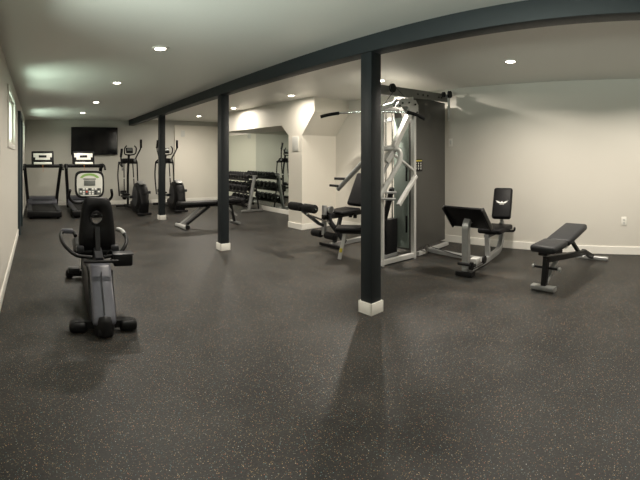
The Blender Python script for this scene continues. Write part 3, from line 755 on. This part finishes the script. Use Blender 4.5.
# lat pulldown bar
q = MB().tube([W(3.48, 3.59, 1.895), W(3.69, 3.20, 1.905), W(3.89, 2.81, 1.885)], .013, 'chrome', bend=.15)
lb_ = gpart('lat_bar', q)
MB().tube([W(3.49, 3.57, 1.895), W(3.41, 3.66, 1.88), W(3.33, 3.74, 1.85)], .021, 'foam', bend=.05).build('lat_grip', lb_)
MB().tube([W(3.885, 2.82, 1.885), W(3.94, 2.73, 1.86), W(4.0, 2.64, 1.80)], .021, 'foam', bend=.05).build('lat_grip', lb_)
q = MB().tube([W(3.69, 3.20, 1.905), W(3.80, 3.10, 2.0), W(3.90, 3.05, 2.145)], .005, 'black', seg=6)
q.tube([W(3.90, 3.05, 2.255), W(4.34, 3.07, 2.03)], .004, 'black', seg=6); q.build('cable', g)
# weight guide rods seen between the uprights
q = MB()
for xx in (4.20, 4.34): MB().cyl(W(xx, 3.40, .05), W(xx, 3.40, 1.98), .011, 'chrome', seg=10).build('guide_rod', g)
q = MB().box(W(4.09, 3.45, 1.0), (.12, .012, 1.8), 'smoke', bev=.003); gpart('stack_cover', q)
q = MB().box(W(4.27, 3.40, .28), (.24, .10, .46), 'blackm', bev=.006); gpart('weight_stack', q)
q = MB().box(W(4.24, 3.42, .025), (.40, .14, .05), 'silver', bev=.006); gpart('stack_base', q)
q = MB().box(W(4.24, 3.42, 2.0), (.40, .10, .05), 'silver', bev=.006); gpart('stack_top', q)
# seat station facing the window side
q = MB().rtube([W(4.08, 4.36, .04), W(5.0, 4.36, .04)], .06, .06, 'silver', up=(0, 0, 1))
q.rtube([W(4.90, 4.36, .04), W(4.90, 3.45, .04)], .06, .06, 'silver', up=(0, 0, 1))
q.rtube([W(4.08, 4.14, .035), W(4.08, 4.58, .035)], .05, .045, 'black', up=(0, 0, 1))
gpart('seat_base_rail', q)
q = MB().rtube([W(4.90, 4.36, .05), W(4.90, 4.36, 1.9)], .07, .05, 'silver', up=(0, 1, 0)); 
q.rtube([W(4.90, 4.36, 1.88), W(4.90, 3.4, 1.98)], .06, .06, 'silver', up=(0, 0, 1)) ; gpart('seat_mast', q)
q = MB().rtube([W(3.93, 4.36, .47), W(4.88, 4.36, .47)], .06, .07, 'blackm', up=(0, 0, 1))
q.rtube([W(4.03, 4.36, .60), W(4.06, 4.36, .40), W(4.38, 4.36, .05)], .05, .07, 'dkgrey', up=(0, 1, 0), bend=.06)
q.rtube([W(4.30, 4.36, .46), W(4.16, 4.36, .06)], .05, .05, 'dkgrey', up=(0, 1, 0))
gpart('seat_frame', q)
rpad(W(4.36, 4.36, .525), (.42, .34, .055), 'vinyl', (0, R(-3), 0), 'seat', g)
rpad(W(4.72, 4.36, .83), (.56, .30, .095), 'vinyl', (0, R(-63), 0), 'backrest', g)
q = MB().rtube([W(4.73, 4.36, .9), W(4.88, 4.36, .86)], .04, .05, 'blackm', up=(0, 0, 1))
gpart('backrest_mount', q)
for dy in (-.05, .05): MB().cyl(W(4.56, 4.36 + dy, .46), W(4.56, 4.36 + dy, .40), .03, 'blackm', seg=12).build('seat_bolt', g)
q = MB().rtube([W(3.97, 4.36, .34), W(3.86, 4.36, .38), W(3.55, 4.36, .60)], .04, .05, 'dkgrey', up=(0, 1, 0), bend=.04)
q.rtube([W(3.96, 4.36, .64), W(3.95, 4.36, .21)], .05, .06, 'silver', up=(0, 1, 0))
q.tube([W(3.98, 4.28, .40), W(3.56, 4.28, .56)], .014, 'chrome', seg=10)
ld_ = gpart('leg_developer', q)
MB().cyl(W(3.55, 4.08, .645), W(3.55, 4.64, .645), .012, 'chrome').build('roller_axle', ld_)
MB().cyl(W(3.95, 4.12, .215), W(3.95, 4.62, .215), .012, 'chrome').build('roller_axle', ld_)
for y0, y1 in ((4.09, 4.33), (4.40, 4.64)): MB().cyl(W(3.55, y0, .645), W(3.55, y1, .645), .060, 'foam', bev=.014, seg=24).build('foam_roller', ld_)
for y0, y1 in ((4.12, 4.32), (4.41, 4.61)): MB().cyl(W(3.95, y0, .215), W(3.95, y1, .215), .052, 'foam', bev=.014, seg=24).build('foam_roller', ld_)
MB().lathe(W(4.0, 4.27, .585), [(.01, -.02), (.05, -.02), (.055, 0), (.05, .02), (.01, .02)], 'silver', 'Y').build('cam_wheel', ld_)
# ---- leg press on its own sub-assembly
q = MB().rtube([W(4.02, 2.12, .055), W(4.60, 2.12, .055), W(5.05, 2.12, .09), W(5.16, 2.12, .36), W(5.10, 2.12, .43)], .07, .065, 'silver', up=(0, 1, 0), bend=.12, c=.006)
q.rtube([W(4.04, 2.02, .03), W(4.04, 2.22, .03)], .10, .055, 'blackm', up=(0, 0, 1), c=.01)
lp = gpart('leg_press_frame', q)
q = MB().rtube([W(4.75, 3.12, .05), W(4.60, 2.16, .05)], .07, .05, 'silver', up=(0, 0, 1)); q.build('connecting_rail', lp)
q = MB().rtube([W(4.60, 3.10, .04), W(4.60, 3.0, .04), W(4.60, 3.0, .15)], .05, .04, 'chrome', up=(1, 0, 0)); q.rtube([W(4.5, 3.09, .035), W(5.3, 3.09, .035)], .05, .05, 'silverl', up=(0, 0, 1)); q.build('rail_bracket', lp)
q = MB().rtube([W(4.06, 2.12, .05), W(4.06, 2.12, .58), W(4.16, 2.12, .66)], .06, .085, 'silver', up=(0, 1, 0), bend=.08, c=.006); q.build('foot_plate_post', lp)
q = MB().rtube([W(4.66, 2.12, .08), W(4.64, 2.12, .37)], .05, .06, 'silver', up=(0, 1, 0)); q.build('seat_post', lp)
fpm = Matrix.Translation(W(4.10, 2.12, .655)) @ Matrix.Rotation(R(-5), 4, 'Z') @ Matrix.Rotation(R(-40), 4, 'Y')
q = MB().box((0, 0, 0), (.03, .54, .33), 'black', rot=fpm, bev=.010)
fp = q.build('foot_plate', lp)
for dy in (-.26, .26): MB().box((0, 0, 0), (.06, .022, .33), 'blackm', rot=fpm @ Matrix.Translation((-.01, dy, 0)), bev=.006).build('plate_side', fp)
def emblem(mx, s_, name, par, m_='whitep'):
    wing = [(.0, -.16), (.10, -.05), (.22, -.02), (.34, .06), (.95, .30), (.60, .06), (.86, .10), (.52, -.06), (.70, -.05), (.38, -.14), (.16, -.18)]
    q = MB()
    for k in (-1, 1): q.prism([(k * u * s_, v * s_) for u, v in wing], 'Z', 0, .002, m_, Mx=mx)
    q.prism([(-.12 * s_, .10 * s_), (.12 * s_, .10 * s_), (.14 * s_, -.05 * s_), (0, -.20 * s_), (-.14 * s_, -.05 * s_)], 'Z', 0, .003, m_, Mx=mx)
    for i_ in range(5): q.prism([((-.30 + .13 * i_) * s_, -.34 * s_), ((-.22 + .13 * i_) * s_, -.34 * s_), ((-.22 + .13 * i_) * s_, -.26 * s_), ((-.30 + .13 * i_) * s_, -.26 * s_)], 'Z', 0, .002, m_, Mx=mx)
    return q.build(name, par)
# local frame of an emblem: x right as seen, y up, z out towards -X
face = Matrix(((0, 0, -1, 0), (-1, 0, 0, 0), (0, 1, 0, 0), (0, 0, 0, 1)))
emblem(fpm @ Matrix.Translation((-.0155, 0, -.07)) @ face, .06, 'plate_emblem', fp, 'silver')
bm_ = Matrix.Translation(W(5.05, 2.08, .72)) @ Matrix.Rotation(R(12), 4, 'Z') @ Matrix.Rotation(R(27), 4, 'Y')
q = MB().box((0, 0, 0), (.085, .26, .44), 'vinyl', rot=bm_, bev=.034, seg=4)
bkp = q.build('backrest', lp, ang=60)
emblem(bm_ @ Matrix.Translation((-.0435, 0, .0)) @ face, .095, 'backrest_emblem', bkp)
q = MB().box(W(4.86, 2.10, .405), (.46, .32, .07), 'vinyl', bev=.028, seg=4); q.build('seat', lp, ang=60)
q = MB().rtube([W(4.62, 2.12, .35), W(5.14, 2.12, .35)], .07, .04, 'blackm', up=(0, 0, 1)); q.rtube([W(5.12, 2.12, .36), W(5.12, 2.1, .80)], .05, .04, 'silver', up=(0, 1, 0))
q.build('seat_support', lp)
for sy in (-1, 1): MB().tube([W(4.98, 2.1 + sy * .08, .36), W(4.98, 2.1 + sy * .22, .37), W(4.94, 2.1 + sy * .24, .42)], .014, 'rubber', bend=.03).build('side_handle', lp)
for px_ in (4.02, 4.36):
    MB().lathe(W(px_, 2.03, .125), [(.01, -.012), (.045, -.012), (.04, 0), (.045, .012), (.01, .012)], 'black', 'Y').build('floor_pulley', lp)
MB().cyl(W(4.02, 2.20, .14), W(4.02, 1.98, .14), .018, 'blackm').build('pulley_axle', lp)
MB().box(W(4.30, 2.12, .115), (.12, .09, .07), 'silverl', bev=.008).build('adjuster_block', lp)
MB().tube([W(4.02, 2.03, .085), W(4.36, 2.03, .075), W(4.72, 3.0, .10)], .005, 'black', seg=6).build('cable', lp)

# ---------------------------------------------------------------- daylight, with fill through the added windows
w_ = bpy.data.worlds.new('World'); S.world = w_; w_.use_nodes = True
bg = w_.node_tree.nodes['Background']; bg.inputs[0].default_value = (.78, 1.0, .86, 1); bg.inputs[1].default_value = 1.0
for a, b_ in wins:
    ld = bpy.data.lights.new('daylight', 'AREA'); ld.shape = 'RECTANGLE'; ld.size = 1.1; ld.size_y = .8
    ld.energy = {-2.4: 70, .3: 190, 4.6: 40, 8.7: 40}[a]; ld.color = (.86, 1.0, .88) if a > 2 else (.98, 1.0, .97); ld.spread = R(140)
    if a < 2: ld.size = 2.2  # wider fill lamps outside the two added, unseen windows
    lo = bpy.data.objects.new('daylight', ld); COL.objects.link(lo)
    c = (a + b_) / 2; x0 = LX + LS * c
    lo.location = (x0 - 1.7, c, 1.30) if a < 2 else (x0 - .75, c - (.45 if a < 5 else .35), 1.20)
    if a > 2: ld.size, ld.size_y = 1.0, .6
    lo.rotation_euler = (Vector((x0 + 1.2, c + .3, 2.45)) - lo.location).to_track_quat('-Z', 'Y').to_euler()

# ---------------------------------------------------------------- camera (cylindrical panorama, level, eye height 1.35 m)
cam = bpy.data.cameras.new('camera'); co = bpy.data.objects.new('camera', cam); COL.objects.link(co)
co.location = (0, 0, 1.35); co.rotation_euler = (PI / 2, 0, -(320 - 28) / 402)
cam.type = 'PANO'; cam.panorama_type = 'CENTRAL_CYLINDRICAL'
cam.central_cylindrical_range_u_min = -320 / 402; cam.central_cylindrical_range_u_max = 320 / 402
cam.central_cylindrical_range_v_min = (157 - 480) / 402; cam.central_cylindrical_range_v_max = 157 / 402
cam.central_cylindrical_radius = 1
cam.clip_start = .02
S.camera = co
S.view_settings.view_transform = 'Standard'; S.view_settings.look = 'None'
S.view_settings.exposure = 0.0; S.view_settings.gamma = 1
S.view_settings.use_curve_mapping = False
